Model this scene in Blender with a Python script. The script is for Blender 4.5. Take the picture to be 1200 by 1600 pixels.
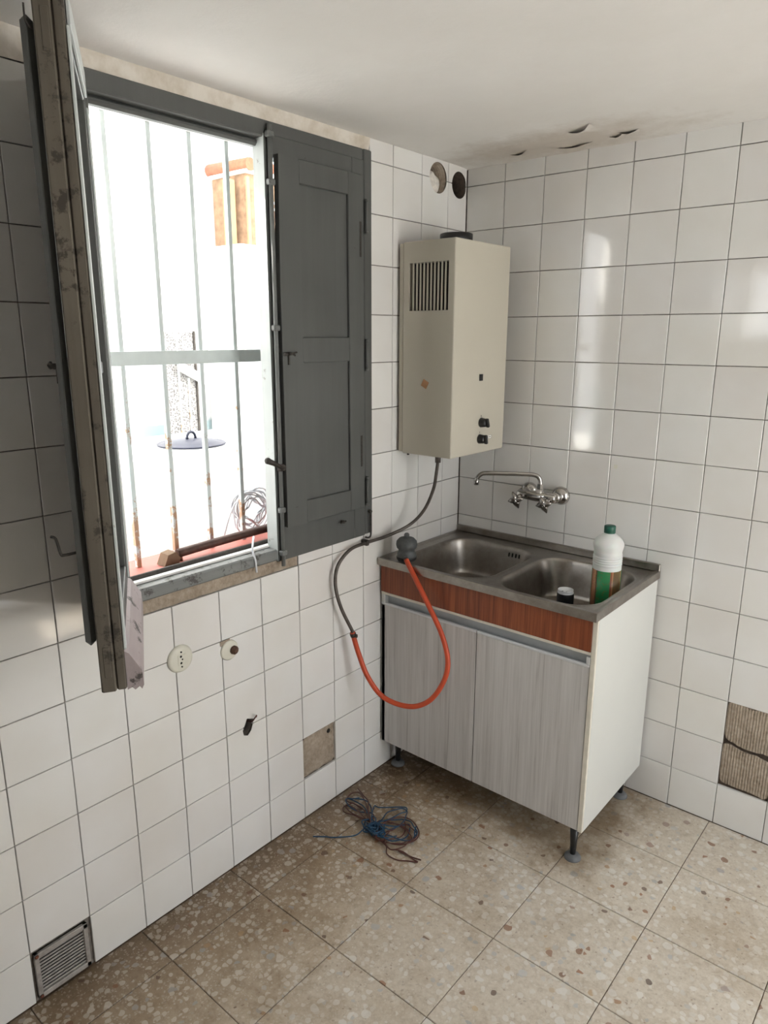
import bpy, bmesh, math, random
from mathutils import Vector, Matrix, Euler, noise
random.seed(7)
R = math.radians
scene = bpy.context.scene
for o in list(bpy.data.objects): bpy.data.objects.remove(o)
col = scene.collection

# ---------------------------------------------------------------- camera
cam_d = bpy.data.cameras.new('camera'); cam = bpy.data.objects.new('camera', cam_d); col.objects.link(cam)
yaw, pitch, roll = 0.69984, -0.242886, 0.0020465
f_ = Vector((-math.sin(yaw)*math.cos(pitch), math.cos(yaw)*math.cos(pitch), math.sin(pitch)))
r_ = Vector((math.cos(yaw), math.sin(yaw), 0)); u_ = r_.cross(f_)
r2 = math.cos(roll)*r_ + math.sin(roll)*u_; u2 = -math.sin(roll)*r_ + math.cos(roll)*u_
M = Matrix((r2, u2, -f_)).transposed().to_4x4(); M.translation = (1.54265, -2.28841, 1.57984)
cam.matrix_world = M
cam_d.sensor_fit = 'HORIZONTAL'; cam_d.sensor_width = 36; cam_d.lens = 1111.72/1200*36
cam_d.clip_start = 0.05
scene.camera = cam

# ---------------------------------------------------------------- world, sun, exposure
w = bpy.data.worlds.new('sky'); scene.world = w; w.use_nodes = True
bg = w.node_tree.nodes['Background']; bg.inputs[0].default_value = (.945, .968, .985, 1); bg.inputs[1].default_value = 5.2
sd = bpy.data.lights.new('sun', 'SUN'); sd.energy = 55.0; sd.angle = R(0.53); sd.color = (1, .95, .87)
sun = bpy.data.objects.new('sun', sd); col.objects.link(sun)
SUN = Vector((2.2, 0.645, -1.77)).normalized()
sun.rotation_euler = SUN.to_track_quat('-Z', 'Y').to_euler()
def portal(name, loc, rot, sx, sy):
    d = bpy.data.lights.new(name, 'AREA'); d.shape = 'RECTANGLE'; d.size = sx; d.size_y = sy
    d.cycles.is_portal = True
    o = bpy.data.objects.new(name, d); col.objects.link(o); o.location = loc; o.rotation_euler = rot
portal('portal_window', (-0.23, -0.985, 1.51), (0, R(-90), 0), 1.2, 1.15)
portal('portal_door', (2.72, -.835, 1.02), (0, R(90), 0), 2.06, 1.06)
vs = scene.view_settings
scene.display_settings.display_device = 'sRGB'
vs.view_transform = 'Standard'; vs.look = 'None'; vs.gamma = 1; vs.use_curve_mapping = False
vs.exposure = -0.06

# ---------------------------------------------------------------- material helpers
MAT = {}
class NT:
    def __init__(s, name):
        s.m = bpy.data.materials.new(name); s.m.use_nodes = True; s.t = s.m.node_tree
        s.b = s.t.nodes['Principled BSDF']; MAT[name] = s.m
    def n(s, typ, **kw):
        nd = s.t.nodes.new(typ)
        for k, v in kw.items():
            if k.startswith('i_'):
                k2 = k[2:]; k2 = int(k2) if k2.isdigit() else k2.replace('_', ' ')
                nd.inputs[k2].default_value = v
            else: setattr(nd, k, v)
        return nd
    def l(s, a, b): s.t.links.new(a, b)
    def pos(s, scale=(1, 1, 1), obj=False):
        g = s.n('ShaderNodeTexCoord').outputs['Object'] if obj else s.n('ShaderNodeNewGeometry').outputs['Position']
        mp = s.n('ShaderNodeMapping'); mp.inputs['Scale'].default_value = scale; s.l(g, mp.inputs[0]); return mp.outputs[0]
    def noise(s, vec, scale, detail=4, rough=.55, dist=0):
        nd = s.n('ShaderNodeTexNoise'); nd.inputs['Scale'].default_value = scale; nd.inputs['Detail'].default_value = detail
        nd.inputs['Roughness'].default_value = rough; nd.inputs['Distortion'].default_value = dist
        if vec: s.l(vec, nd.inputs['Vector'])
        return nd.outputs['Fac']
    def ramp(s, fac, stops, interp='LINEAR'):
        r = s.n('ShaderNodeValToRGB'); r.color_ramp.interpolation = interp
        e = r.color_ramp.elements
        while len(e) < len(stops): e.new(.5)
        for q, (p, c) in zip(e, stops):
            q.position = p; q.color = c if len(c) == 4 else (*c, 1)
        s.l(fac, r.inputs[0]); return r.outputs[0]
    def mix(s, fac, a, b, mode='MIX'):
        m = s.n('ShaderNodeMix', data_type='RGBA', blend_type=mode)
        for v, i in ((fac, 0), (a, 6), (b, 7)):
            if hasattr(v, 'links'): s.l(v, m.inputs[i])
            elif i == 0: m.inputs[0].default_value = v
            else: m.inputs[i].default_value = v if len(v) == 4 else (*v, 1)
        return m.outputs[2]
    def math(s, op, a, b=0.0, c=None):
        m = s.n('ShaderNodeMath', operation=op)
        for i, v in enumerate((a, b) if c is None else (a, b, c)):
            if hasattr(v, 'links'): s.l(v, m.inputs[i])
            else: m.inputs[i].default_value = v
        return m.outputs[0]
    def bump(s, h, strength=.3, dist=.002):
        b = s.n('ShaderNodeBump'); b.inputs['Strength'].default_value = strength; b.inputs['Distance'].default_value = dist
        s.l(h, b.inputs['Height']); s.l(b.outputs[0], s.b.inputs['Normal'])
    def set(s, **kw):
        for k, v in kw.items():
            i = s.b.inputs[{'color': 'Base Color', 'rough': 'Roughness', 'metal': 'Metallic', 'trans': 'Transmission Weight', 'ior': 'IOR', 'spec': 'Specular IOR Level', 'alpha': 'Alpha', 'coat': 'Coat Weight', 'sss': 'Subsurface Weight'}[k]]
            if hasattr(v, 'links'): s.l(v, i)
            else: i.default_value = (*v, 1) if k == 'color' and len(v) == 3 else v
        return s
def plain(name, c, rough=.5, metal=0., var=.12, scale=40, bump=0.):
    t = NT(name); p = t.pos(); nz = t.noise(p, scale)
    lo = tuple(x*(1-var) for x in c); hi = tuple(min(1, x*(1+var)) for x in c)
    t.set(color=t.ramp(nz, [(.3, lo), (.7, hi)]), rough=rough, metal=metal)
    if bump: t.bump(nz, bump, .002)
    return t

# glazed wall tile
t = NT('glazed_tile')
oi = t.n('ShaderNodeObjectInfo'); p = t.pos()
base = t.ramp(oi.outputs['Random'], [(0, (.745, .73, .715)), (.5, (.77, .76, .745)), (1, (.79, .785, .765))])
nz = t.noise(p, 3.0, 3); dirt = t.ramp(nz, [(.35, (.93, .91, .88)), (.65, (1, 1, 1))])
t.set(color=t.mix(1.0, base, dirt, 'MULTIPLY'), rough=.07, spec=.66)
wv = t.noise(p, 9.0, 2); t.bump(wv, .014, .02)
# grout / backing
plain('grout', (.21, .185, .16), .95, var=.35, scale=60, bump=.4)
# mortar
t = NT('mortar'); p = t.pos(); n1 = t.noise(p, 14, 6, .65); n2 = t.noise(p, 90, 4)
c = t.mix(.35, t.ramp(n1, [(.3, (.23, .175, .125)), (.7, (.46, .38, .30))]), t.ramp(n2, [(.3, (.18, .14, .10)), (.7, (.5, .43, .35))]))
wvx = t.n('ShaderNodeTexWave', wave_type='BANDS', bands_direction='X', i_Scale=38., i_Distortion=1.5, i_Detail=2.); t.l(p, wvx.inputs[0])
t.set(color=c, rough=.95); t.bump(t.math('ADD', n2, t.math('MULTIPLY', wvx.outputs['Fac'], .5)), .7, .004)
# plaster (ceiling + strip above the window)
t = NT('ceiling_paint'); p = t.pos(); n1 = t.noise(p, 2.2, 5, .6); n2 = t.noise(p, 30, 5, .6)
c = t.ramp(n1, [(.25, (.80, .775, .74)), (.7, (.87, .85, .825))])
vs_ = t.n('ShaderNodeVectorMath', operation='DISTANCE'); mp2 = t.pos((.62, 1.5, 0)); t.l(mp2, vs_.inputs[0]); vs_.inputs[1].default_value = (.40*.62, -.10*1.5, 0)
d = t.math('ADD', vs_.outputs['Value'], t.math('MULTIPLY', t.math('SUBTRACT', t.noise(p, 9, 6, .7), .5), .35))
st = t.ramp(d, [(.12, (1, 1, 1)), (.30, (0, 0, 0))])
c = t.mix(t.math('MULTIPLY', st, .55), c, (.44, .36, .28))
t.set(color=c, rough=.85); t.bump(t.math('ADD', n2, n1), .25, .006)
t = NT('lintel_plaster'); p = t.pos(); n1 = t.noise(p, 12, 6, .65)
t.set(color=t.ramp(n1, [(.28, (.52, .45, .36)), (.6, (.74, .69, .62))]), rough=.9); t.bump(n1, .4, .006)
# terrazzo
t = NT('terrazzo'); p0 = t.pos()
oi = t.n('ShaderNodeObjectInfo')
off = t.n('ShaderNodeVectorMath', operation='SCALE'); t.l(oi.outputs['Location'], off.inputs[0]); off.inputs['Scale'].default_value = 7.31
pa = t.n('ShaderNodeVectorMath', operation='ADD'); t.l(p0, pa.inputs[0]); t.l(off.outputs[0], pa.inputs[1])
fl = t.n('ShaderNodeVectorMath', operation='MULTIPLY'); t.l(pa.outputs[0], fl.inputs[0]); fl.inputs[1].default_value = (1, 1, 0)
wob = t.n('ShaderNodeTexNoise'); wob.inputs['Scale'].default_value = 30; t.l(fl.outputs[0], wob.inputs['Vector'])
wsc = t.n('ShaderNodeVectorMath', operation='SCALE'); t.l(wob.outputs['Color'], wsc.inputs[0]); wsc.inputs['Scale'].default_value = .012
pv = t.n('ShaderNodeVectorMath', operation='ADD'); t.l(fl.outputs[0], pv.inputs[0]); t.l(wsc.outputs[0], pv.inputs[1]); P = pv.outputs[0]
def chips(scale, thr, rnd=1.0):
    v = t.n('ShaderNodeTexVoronoi', feature='F1'); v.inputs['Scale'].default_value = scale; v.inputs['Randomness'].default_value = rnd; t.l(P, v.inputs['Vector'])
    e = t.n('ShaderNodeTexVoronoi', feature='DISTANCE_TO_EDGE'); e.inputs['Scale'].default_value = scale; e.inputs['Randomness'].default_value = rnd; t.l(P, e.inputs['Vector'])
    s = t.n('ShaderNodeSeparateColor'); t.l(v.outputs['Color'], s.inputs[0])
    g = t.math('LESS_THAN', t.math('ADD', v.outputs['Distance'], t.math('MULTIPLY', s.outputs[2], .12)), thr)
    return s.outputs, e.outputs[0], g
mat_n = t.noise(P, 70, 6, .7)
base = t.ramp(mat_n, [(.25, (.46, .39, .31)), (.5, (.61, .545, .455)), (.8, (.70, .645, .56))])
gr = t.noise(p0, 2.6, 6, .65); gr2 = t.noise(p0, 11, 5, .65)
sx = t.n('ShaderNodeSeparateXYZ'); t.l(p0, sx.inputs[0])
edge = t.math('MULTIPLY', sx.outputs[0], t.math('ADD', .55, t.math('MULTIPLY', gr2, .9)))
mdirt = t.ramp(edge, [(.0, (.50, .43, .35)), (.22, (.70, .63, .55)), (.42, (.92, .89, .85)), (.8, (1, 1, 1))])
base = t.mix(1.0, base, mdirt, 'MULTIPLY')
s1, e1, g1 = chips(150, 9)
m1 = t.math('MULTIPLY', t.math('GREATER_THAN', e1, .14), t.math('GREATER_THAN', s1[0], .6))
c1 = t.ramp(s1[1], [(0, (.50, .44, .36)), (.5, (.64, .59, .51)), (.85, (.70, .66, .59)), (.93, (.36, .31, .26)), (1, (.26, .17, .12))])
base = t.mix(t.math('MULTIPLY', m1, .6), base, c1)
s2, e2, g2 = chips(60, .52)
m2 = t.math('MULTIPLY', t.ramp(e2, [(.06, (0, 0, 0)), (.11, (1, 1, 1))]), t.math('GREATER_THAN', s2[0], .52))
c2 = t.ramp(s2[1], [(0, (.62, .58, .51)), (.45, (.73, .70, .65)), (.80, (.66, .62, .55)), (.86, (.52, .51, .49)), (.93, (.42, .43, .43)), (.955, (.58, .43, .26)), (.975, (.30, .13, .06)), (1, (.14, .09, .07))])
base = t.mix(t.math('MULTIPLY', t.math('MULTIPLY', m2, g2), .8), base, c2)
s3, e3, g3 = chips(38, .46)
m3 = t.math('MULTIPLY', t.ramp(e3, [(.07, (0, 0, 0)), (.12, (1, 1, 1))]), t.math('GREATER_THAN', s3[0], .74))
c3 = t.ramp(s3[1], [(0, (.72, .69, .63)), (.66, (.70, .67, .62)), (.76, (.50, .50, .49)), (.86, (.44, .45, .46)), (.92, (.34, .16, .08)), (1, (.15, .11, .09))])
base = t.mix(t.math('MULTIPLY', t.math('MULTIPLY', m3, g3), .85), base, c3)
dirt = t.ramp(t.math('ADD', t.math('MULTIPLY', gr, .65), t.math('MULTIPLY', gr2, .35)), [(.36, (.66, .59, .50)), (.53, (1, 1, 1))])
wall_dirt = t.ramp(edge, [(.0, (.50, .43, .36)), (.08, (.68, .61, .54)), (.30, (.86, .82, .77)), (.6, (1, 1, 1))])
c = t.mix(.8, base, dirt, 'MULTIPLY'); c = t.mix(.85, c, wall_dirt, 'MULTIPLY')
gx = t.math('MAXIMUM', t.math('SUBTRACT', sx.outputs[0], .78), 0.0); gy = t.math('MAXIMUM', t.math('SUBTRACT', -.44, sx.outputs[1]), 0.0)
shade_d = t.math('ADD', t.math('ADD', gx, gy), t.math('MULTIPLY', t.math('SUBTRACT', gr2, .5), .25))
c = t.mix(.9, c, t.ramp(shade_d, [(.0, (.52, .45, .37)), (.13, (1, 1, 1))]), 'MULTIPLY')  # shade under the cabinet, painted as a darkening of the floor colour
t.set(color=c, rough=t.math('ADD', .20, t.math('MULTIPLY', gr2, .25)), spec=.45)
t.bump(t.noise(p0, 7, 4), .12, .003)
plain('floor_joint', (.14, .10, .07), .95, var=.3)
# painted grey wood
def painted(name, lo, hi, wear, wearamt, axis='Z', rough=.45):
    t = NT(name); sc = {'Z': (40, 40, 2.2), 'Y': (40, 2.2, 40)}[axis]; p = t.pos(sc, obj=True); p1 = t.pos()
    n1 = t.noise(p, 1.0, 5, .6); n2 = t.noise(p1, 22, 6, .7); n3 = t.noise(p1, 3, 3)
    c = t.ramp(t.math('ADD', t.math('MULTIPLY', n1, .4), t.math('MULTIPLY', n3, .6)), [(.35, lo), (.65, hi)])
    wm = t.ramp(n2, [(1-wearamt-.06, (0, 0, 0)), (1-wearamt, (1, 1, 1))])
    t.set(color=t.mix(wm, c, wear), rough=rough); t.bump(t.math('ADD', n1, n2), .25, .002)
painted('grey_paint', (.074, .076, .072), (.094, .097, .092), (.055, .05, .043), .26)
painted('grey_paint_worn', (.14, .145, .14), (.22, .225, .22), (.06, .055, .05), .40, 'Y', .5)
painted('old_edge', (.085, .070, .052), (.14, .12, .092), (.045, .036, .028), .40, 'Z', .75)
painted('lilac_paint', (.30, .25, .25), (.40, .34, .34), (.07, .06, .055), .36, 'Y', .6)
painted('pale_paint', (.50, .53, .52), (.60, .63, .62), (.30, .29, .27), .30, 'Z', .5)
painted('rod_paint', (.13, .135, .13), (.165, .17, .165), (.09, .08, .07), .25)
plain('dark_iron', (.055, .048, .042), .55, .5, .3, 120, .2)
plain('rust', (.16, .055, .03), .8, 0, .35, 60, .3)
plain('rust_pipe', (.075, .035, .025), .55, .2, .3, 60, .2)
plain('bar_paint', (.60, .66, .655), .45, 0, .06, 20)
t = NT('bar_rusty'); p = t.pos(); n = t.noise(p, 14, 6, .7); sz = t.n('ShaderNodeSeparateXYZ'); t.l(p, sz.inputs[0])
hmask = t.math('ADD', t.math('MULTIPLY', t.math('SUBTRACT', 1.25, sz.outputs[2]), .55), t.math('MULTIPLY', t.math('SUBTRACT', n, .5), 2.2))
t.set(color=t.ramp(hmask, [(.12, (.60, .66, .655)), (.24, (.42, .26, .16))]), rough=.5)
plain('sill_red', (.50, .13, .10), .6, 0, .12, 12)
plain('white_wall', (.86, .86, .85), .9, 0, .02, 6)
t = NT('courtyard_wall'); p = t.pos(); sz = t.n('ShaderNodeSeparateXYZ'); t.l(p, sz.inputs[0])
t.set(color=t.ramp(t.math('ADD', sz.outputs[2], t.math('MULTIPLY', t.noise(p, 6), .08)), [(.96, (.30, .385, .405)), (1.02, (.88, .88, .86))]), rough=.9)
plain('pale_blue', (.55, .72, .76), .8, 0, .05)
plain('terrace_tiles', (.80, .79, .76), .85, 0, .15, 5)
plain('terracotta', (.24, .085, .045), .8, 0, .25, 25)
plain('shed_board', (.20, .125, .075), .85, 0, .3, 18)
plain('ochre', (.36, .22, .11), .85, 0, .1, 10)
plain('white_trim', (.86, .84, .8), .7, 0, .05)
plain('enamel_blue', (.020, .024, .046), .5, 0, .15, 20)
plain('white_cable', (.60, .61, .64), .45, 0, .05)
t = NT('mesh_sheet'); p = t.pos(); v = t.n('ShaderNodeTexVoronoi', feature='F1'); v.inputs['Scale'].default_value = 75; t.l(p, v.inputs[0])
t.set(color=t.ramp(v.outputs['Distance'], [(.25, (.06, .055, .055)), (.5, (.22, .215, .21))]), rough=.6); t.bump(v.outputs['Distance'], .6, .004)
plain('heater_enamel', (.52, .485, .405), .28, 0, .02, 4)
plain('black_plastic', (.012, .012, .012), .35, 0, .2)
plain('dark_void', (.010, .008, .007), .9, 0, .2)
plain('dirt_dark', (.05, .035, .025), .95, 0, .5, 60, .6)
plain('sticker_orange', (.45, .24, .12), .6, 0, .15)
t = NT('stainless'); p = t.pos((3, 60, 60)); n = t.noise(p, 4, 4); p2 = t.pos(); n2 = t.noise(p2, 16, 6, .7)
t.set(color=t.ramp(n2, [(.3, (.25, .225, .20)), (.7, (.40, .375, .345))]), metal=1.0, rough=t.math('ADD', .22, t.math('MULTIPLY', n2, .22))); t.bump(n, .04, .001)
plain('chrome', (.50, .48, .46), .12, 1.0, .08, 30)
t = NT('chrome_worn'); p = t.pos(); t.set(color=(.34, .32, .30), metal=1, rough=.15)
plain('aluminium', (.66, .67, .68), .4, .35, .04)
plain('channel_grey', (.42, .44, .455), .4, .2, .04)
def grain(name, stops, sc=(55, 55, 2.0), rough=.4, fine=(260, 260, 4)):
    t = NT(name); p = t.pos(sc); n1 = t.noise(p, 1.0, 6, .6, 1.2); pf = t.pos(fine); n2 = t.noise(pf, 1.0, 3)
    p3 = t.pos((9, 9, .7)); n3 = t.noise(p3, 1.0, 3, .5, 2.0)
    f = t.math('ADD', t.math('MULTIPLY', n1, .45), t.math('ADD', t.math('MULTIPLY', n2, .3), t.math('MULTIPLY', n3, .25)))
    t.set(color=t.ramp(f, stops), rough=rough); t.bump(f, .08, .001)
grain('grey_oak', [(.34, (.33, .305, .295)), (.46, (.52, .50, .485)), (.62, (.62, .60, .585))], rough=.42)
grain('red_wood', [(.34, (.075, .018, .008)), (.47, (.20, .048, .017)), (.62, (.32, .092, .033))], rough=.38)
plain('white_laminate', (.62, .625, .595), .4, 0, .015, 6)
plain('edge_band', (.68, .64, .55), .5, 0, .05)
plain('grey_plastic', (.14, .145, .15), .6, 0, .15)
plain('hose_orange', (.50, .065, .020), .45, 0, .12, 30)
plain('pipe_steel', (.10, .085, .075), .42, .6, .3, 40, .1)
plain('regulator_grey', (.10, .105, .105), .6, .3, .2, 60, .2)
t = NT('bottle_white'); t.set(color=(.74, .76, .74), rough=.4, sss=.15)
plain('cap_green', (.008, .085, .055), .4, 0, .1)
t = NT('bottle_label'); p = t.pos(obj=True); s = t.n('ShaderNodeSeparateXYZ'); t.l(p, s.inputs[0])
ang = t.math('ARCTAN2', s.outputs[1], s.outputs[0]); fa = t.math('FRACT', t.math('ADD', t.math('DIVIDE', ang, 2*math.pi), .5))
c = t.ramp(fa, [(0, (.02, .22, .07)), (.10, (.30, .09, .035)), (.135, (.42, .20, .10)), (.19, (.10, .03, .015)), (.206, (.015, .21, .065)), (.352, (.26, .075, .03)), (.372, (.42, .19, .08)), (.388, (.15, .09, .035)), (.49, (.42, .19, .08)), (.51, (.02, .22, .07)), (.8, (.26, .075, .03))], 'CONSTANT')
nz = t.noise(t.pos((1, 1, 1), True), 130, 2)
t.set(color=t.mix(t.math('MULTIPLY', t.math('GREATER_THAN', nz, .6), .55), c, (.12, .12, .03)), rough=.35)
plain('can_black', (.012, .012, .013), .3, .3, .3)
plain('socket_cream', (.66, .64, .55), .4, 0, .03)
plain('screw_rust', (.10, .05, .03), .6, .3, .3, 200, .3)
t = NT('vent_metal'); p = t.pos(); n = t.noise(p, 40, 5, .7)
t.set(color=t.ramp(n, [(.3, (.30, .275, .25)), (.7, (.50, .47, .44))]), metal=.3, rough=.45); t.bump(n, .1, .001)
plain('wire_blue', (.012, .055, .115), .45, 0, .1)
plain('wire_brown', (.085, .025, .018), .45, 0, .1)
plain('ivory_fill', (.74, .70, .64), .95, 0, .2, 50, .6)
t = NT('glass'); t.set(color=(.95, .97, .97), rough=.02, trans=1.0, ior=1.45)
t = NT('wall_tiles_far'); br = t.n('ShaderNodeTexBrick', offset=0.0)
sx = t.n('ShaderNodeSeparateXYZ'); t.l(t.pos(), sx.inputs[0]); cb_ = t.n('ShaderNodeCombineXYZ')
t.l(t.math('ADD', sx.outputs[0], sx.outputs[1]), cb_.inputs[0]); t.l(t.math('ADD', sx.outputs[2], .0053), cb_.inputs[1]); p = cb_.outputs[0]
t.l(p, br.inputs['Vector']); br.inputs['Scale'].default_value = 1.0; br.inputs['Brick Width'].default_value = .15; br.inputs['Row Height'].default_value = .15
br.inputs['Mortar Size'].default_value = .0012; br.inputs['Color1'].default_value = (.76, .745, .72, 1); br.inputs['Color2'].default_value = (.77, .755, .73, 1); br.inputs['Mortar'].default_value = (.15, .13, .11, 1)
t.set(color=br.outputs['Color'], rough=.2)

# ---------------------------------------------------------------- mesh helpers
def link(name, me, mat=None, parent=None, loc=(0, 0, 0), rot=(0, 0, 0)):
    o = bpy.data.objects.new(name, me); col.objects.link(o); o.location = loc; o.rotation_euler = rot
    if parent: o.parent = parent
    if mat is not None and me is not None and len(me.materials) == 0: me.materials.append(MAT[mat])
    return o
class MB:
    def __init__(s): s.bm = bmesh.new(); s.sm = []
    def _xf(s, vs, rot, about):
        if rot is not None: bmesh.ops.rotate(s.bm, verts=vs, cent=about, matrix=rot)
    def box(s, a, b, bev=0, seg=1, rot=None, about=(0, 0, 0)):
        a2 = [min(x, y) for x, y in zip(a, b)]; b2 = [max(x, y) for x, y in zip(a, b)]
        r = bmesh.ops.create_cube(s.bm, size=1); vs = r['verts']
        for v in vs: v.co = Vector([a2[i] + (v.co[i]+.5)*(b2[i]-a2[i]) for i in range(3)])
        if bev:
            es = list({e for v in vs for e in v.link_edges})
            r = bmesh.ops.bevel(s.bm, geom=es, offset=bev, segments=seg, profile=.5, affect='EDGES'); vs = list({v for f in r['faces'] for v in f.verts} | {v for v in vs if v.is_valid})
        s._xf(vs, rot, about); return s
    def prism(s, poly, axis, a, b):
        # poly: list of 2D pts in the plane perpendicular to axis; extruded from a to b
        def P(q, h):
            return {0: (h, q[0], q[1]), 1: (q[0], h, q[1]), 2: (q[0], q[1], h)}[axis]
        v0 = [s.bm.verts.new(P(q, a)) for q in poly]; v1 = [s.bm.verts.new(P(q, b)) for q in poly]
        n = len(poly); s.bm.faces.new(v0); s.bm.faces.new(v1[::-1])
        for i in range(n): s.bm.faces.new((v0[i], v1[i], v1[(i+1) % n], v0[(i+1) % n]))
        return s
    def tube(s, pts, r, n=8, closed=False, cap=True):
        pts = [Vector(p) for p in pts]; N = len(pts); rr = r if isinstance(r, (list, tuple)) else [r]*N
        rings = []; prev = None
        for i, p in enumerate(pts):
            t = (pts[(i+1) % N] - pts[i-1]) if closed else (pts[min(i+1, N-1)] - pts[max(i-1, 0)])
            t.normalize()
            if prev is None:
                u = t.orthogonal().normalized()
            else:
                u = prev - t*prev.dot(t); u = u.normalized() if u.length > 1e-6 else t.orthogonal().normalized()
            prev = u; v = t.cross(u)
            rings.append([s.bm.verts.new(p + rr[i]*(math.cos(2*math.pi*k/n)*u + math.sin(2*math.pi*k/n)*v)) for k in range(n)])
        for i in range(N if closed else N-1):
            A, B = rings[i], rings[(i+1) % N]
            for k in range(n):
                f = s.bm.faces.new((A[k], A[(k+1) % n], B[(k+1) % n], B[k])); f.smooth = True
        if cap and not closed:
            s.bm.faces.new(rings[0][::-1]); s.bm.faces.new(rings[-1])
        return s
    def cyl(s, p0, p1, r0, r1=None, n=20):
        return s.tube([p0, p1], [r0, r0 if r1 is None else r1], n)
    def lathe(s, prof, center=(0, 0, 0), axis=(0, 0, 1), n=28, smooth=True):
        ax = Vector(axis).normalized(); u = ax.orthogonal().normalized(); v = ax.cross(u); c = Vector(center); rings = []
        if abs(ax.z) > .99: u, v = Vector((1, 0, 0)), Vector((0, 1, 0)) if ax.z > 0 else Vector((0, -1, 0))
        for r, h in prof:
            if r < 1e-6: rings.append([s.bm.verts.new(c + ax*h)])
            else: rings.append([s.bm.verts.new(c + ax*h + r*(math.cos(2*math.pi*k/n)*u + math.sin(2*math.pi*k/n)*v)) for k in range(n)])
        for A, B in zip(rings, rings[1:]):
            for k in range(n):
                q = [A[k % len(A)], A[(k+1) % n % len(A)], B[(k+1) % n % len(B)], B[k % len(B)]]
                q2 = []
                for x in q:
                    if x not in q2: q2.append(x)
                if len(q2) > 2:
                    f = s.bm.faces.new(q2); f.smooth = smooth
        return s
    def me(s, name, recalc=True):
        if recalc: bmesh.ops.recalc_face_normals(s.bm, faces=s.bm.faces)
        m = bpy.data.meshes.new(name); s.bm.to_mesh(m); s.bm.free(); return m
    def build(s, name, mat, parent=None, loc=(0, 0, 0), rot=(0, 0, 0)):
        return link(name, s.me(name), mat, parent, loc, rot)
def empty(name, loc=(0, 0, 0), rot=(0, 0, 0)):
    return link(name, None, None, None, loc, rot)
def tag(o, label=None, cat=None, group=None, kind=None):
    if label: o['label'] = label
    if cat: o['category'] = cat
    if group: o['group'] = group
    if kind: o['kind'] = kind
    return o
def smooth_path(pts, n=8, closed=False):
    P = [Vector(p) for p in pts]; out = []; N = len(P)
    for i in range(N if closed else N-1):
        g = (lambda k: P[k % N]) if closed else (lambda k: P[max(0, min(N-1, k))])
        p0, p1, p2, p3 = g(i-1), g(i), g(i+1), g(i+2)
        for k in range(n):
            t = k/n
            out.append(.5*((2*p1) + (p2-p0)*t + (2*p0-5*p1+4*p2-p3)*t*t + (3*p1-p0-3*p2+p3)*t**3))
    if not closed: out.append(P[-1])
    return out
def boolean(o, cutters, op='DIFFERENCE'):
    for c in cutters:
        m = o.modifiers.new('cut', 'BOOLEAN'); m.object = c; m.operation = op; m.solver = 'EXACT'
    bpy.context.view_layer.update()
    dg = bpy.context.evaluated_depsgraph_get()
    me = bpy.data.meshes.new_from_object(o.evaluated_get(dg)); o.modifiers.clear(); o.data = me
def kill(obs):
    for c in obs: bpy.data.objects.remove(c)

# ---------------------------------------------------------------- dimensions
T = .15; A0 = .15575; Z0 = 2.0947; B0 = -.11436; ZC = 2.158
JO = .0011                                   # half joint
WY0, WY1 = -1.502, -.527                     # window hole in the tiling
XE, YB = 2.6, -3.7                           # far sides of the room
FA, FB, FAz = (-.174, 2.099), (-.049, 2.094), .049

# flue cutters
cutA = MB().cyl((-.2, FA[0], FA[1]), (.05, FA[0], FA[1]), .049, n=32).build('cut', None)
cutB = MB().cyl((-.2, FB[0], FB[1]), (.05, FB[0], FB[1]), .044, n=32).build('cut', None)
# chipped hole under the round box
hp = [(-1.085+(y+1.085)*1.35, .443+(z-.443)*1.15) for y, z in [(-1.099, .424), (-1.088, .418), (-1.078, .428), (-1.072, .445), (-1.070, .458), (-1.079, .462), (-1.088, .467), (-1.094, .452), (-1.101, .438)]]
cutH = MB().prism(hp, 0, -.05, .05).build('cut', None)

# ---------------------------------------------------------------- walls
wl = MB().box((-.20, YB-.2, -.05), (-.008, .2, 2.35)).build('wall_left', 'grout')
cw = MB().prism([(.1, -1.425), (.1, -.555), (-.078, -.555), (-.25, -.555), (-.25, -1.71), (-.078, -1.425)], 2, .925, 2.10).build('cut', None)
cutHB = MB().prism(hp, 0, -.03, .05).build('cut', None)
cutV = MB().box((-.06, -1.758, .008), (.05, -1.626, .136)).build('cut', None)
boolean(wl, [cw, cutA, cutB, cutHB, cutV]); kill([cw, cutHB, cutV]); tag(wl, kind='structure')
wr = MB().box((-.008, .008, -.05), (XE+.2, .25, 2.35)).build('wall_right', 'grout'); tag(wr, kind='structure')
wb = MB(); wb.box((-.2, YB-.2, -.05), (XE+.2, YB, 1.58)); wb.box((.42, YB-.2, 1.58), (XE+.2, YB, 2.35)); wb.box((-.2, YB-.2, 1.58), (.03, YB, 2.35)); wb.box((.03, YB-.2, 2.04), (.42, YB, 2.35))
wb = wb.build('wall_back', 'wall_tiles_far'); tag(wb, kind='structure')
ws = MB()
DY0, DY1, DH = -1.35, -.32, 2.05
ws.box((XE, YB, -.05), (XE+.2, DY0, 2.35)); ws.box((XE, DY1, -.05), (XE+.2, .1, 2.35)); ws.box((XE, DY0, DH), (XE+.2, DY1, 2.35))
ws = ws.build('wall_side', 'white_wall'); tag(ws, kind='structure')

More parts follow.
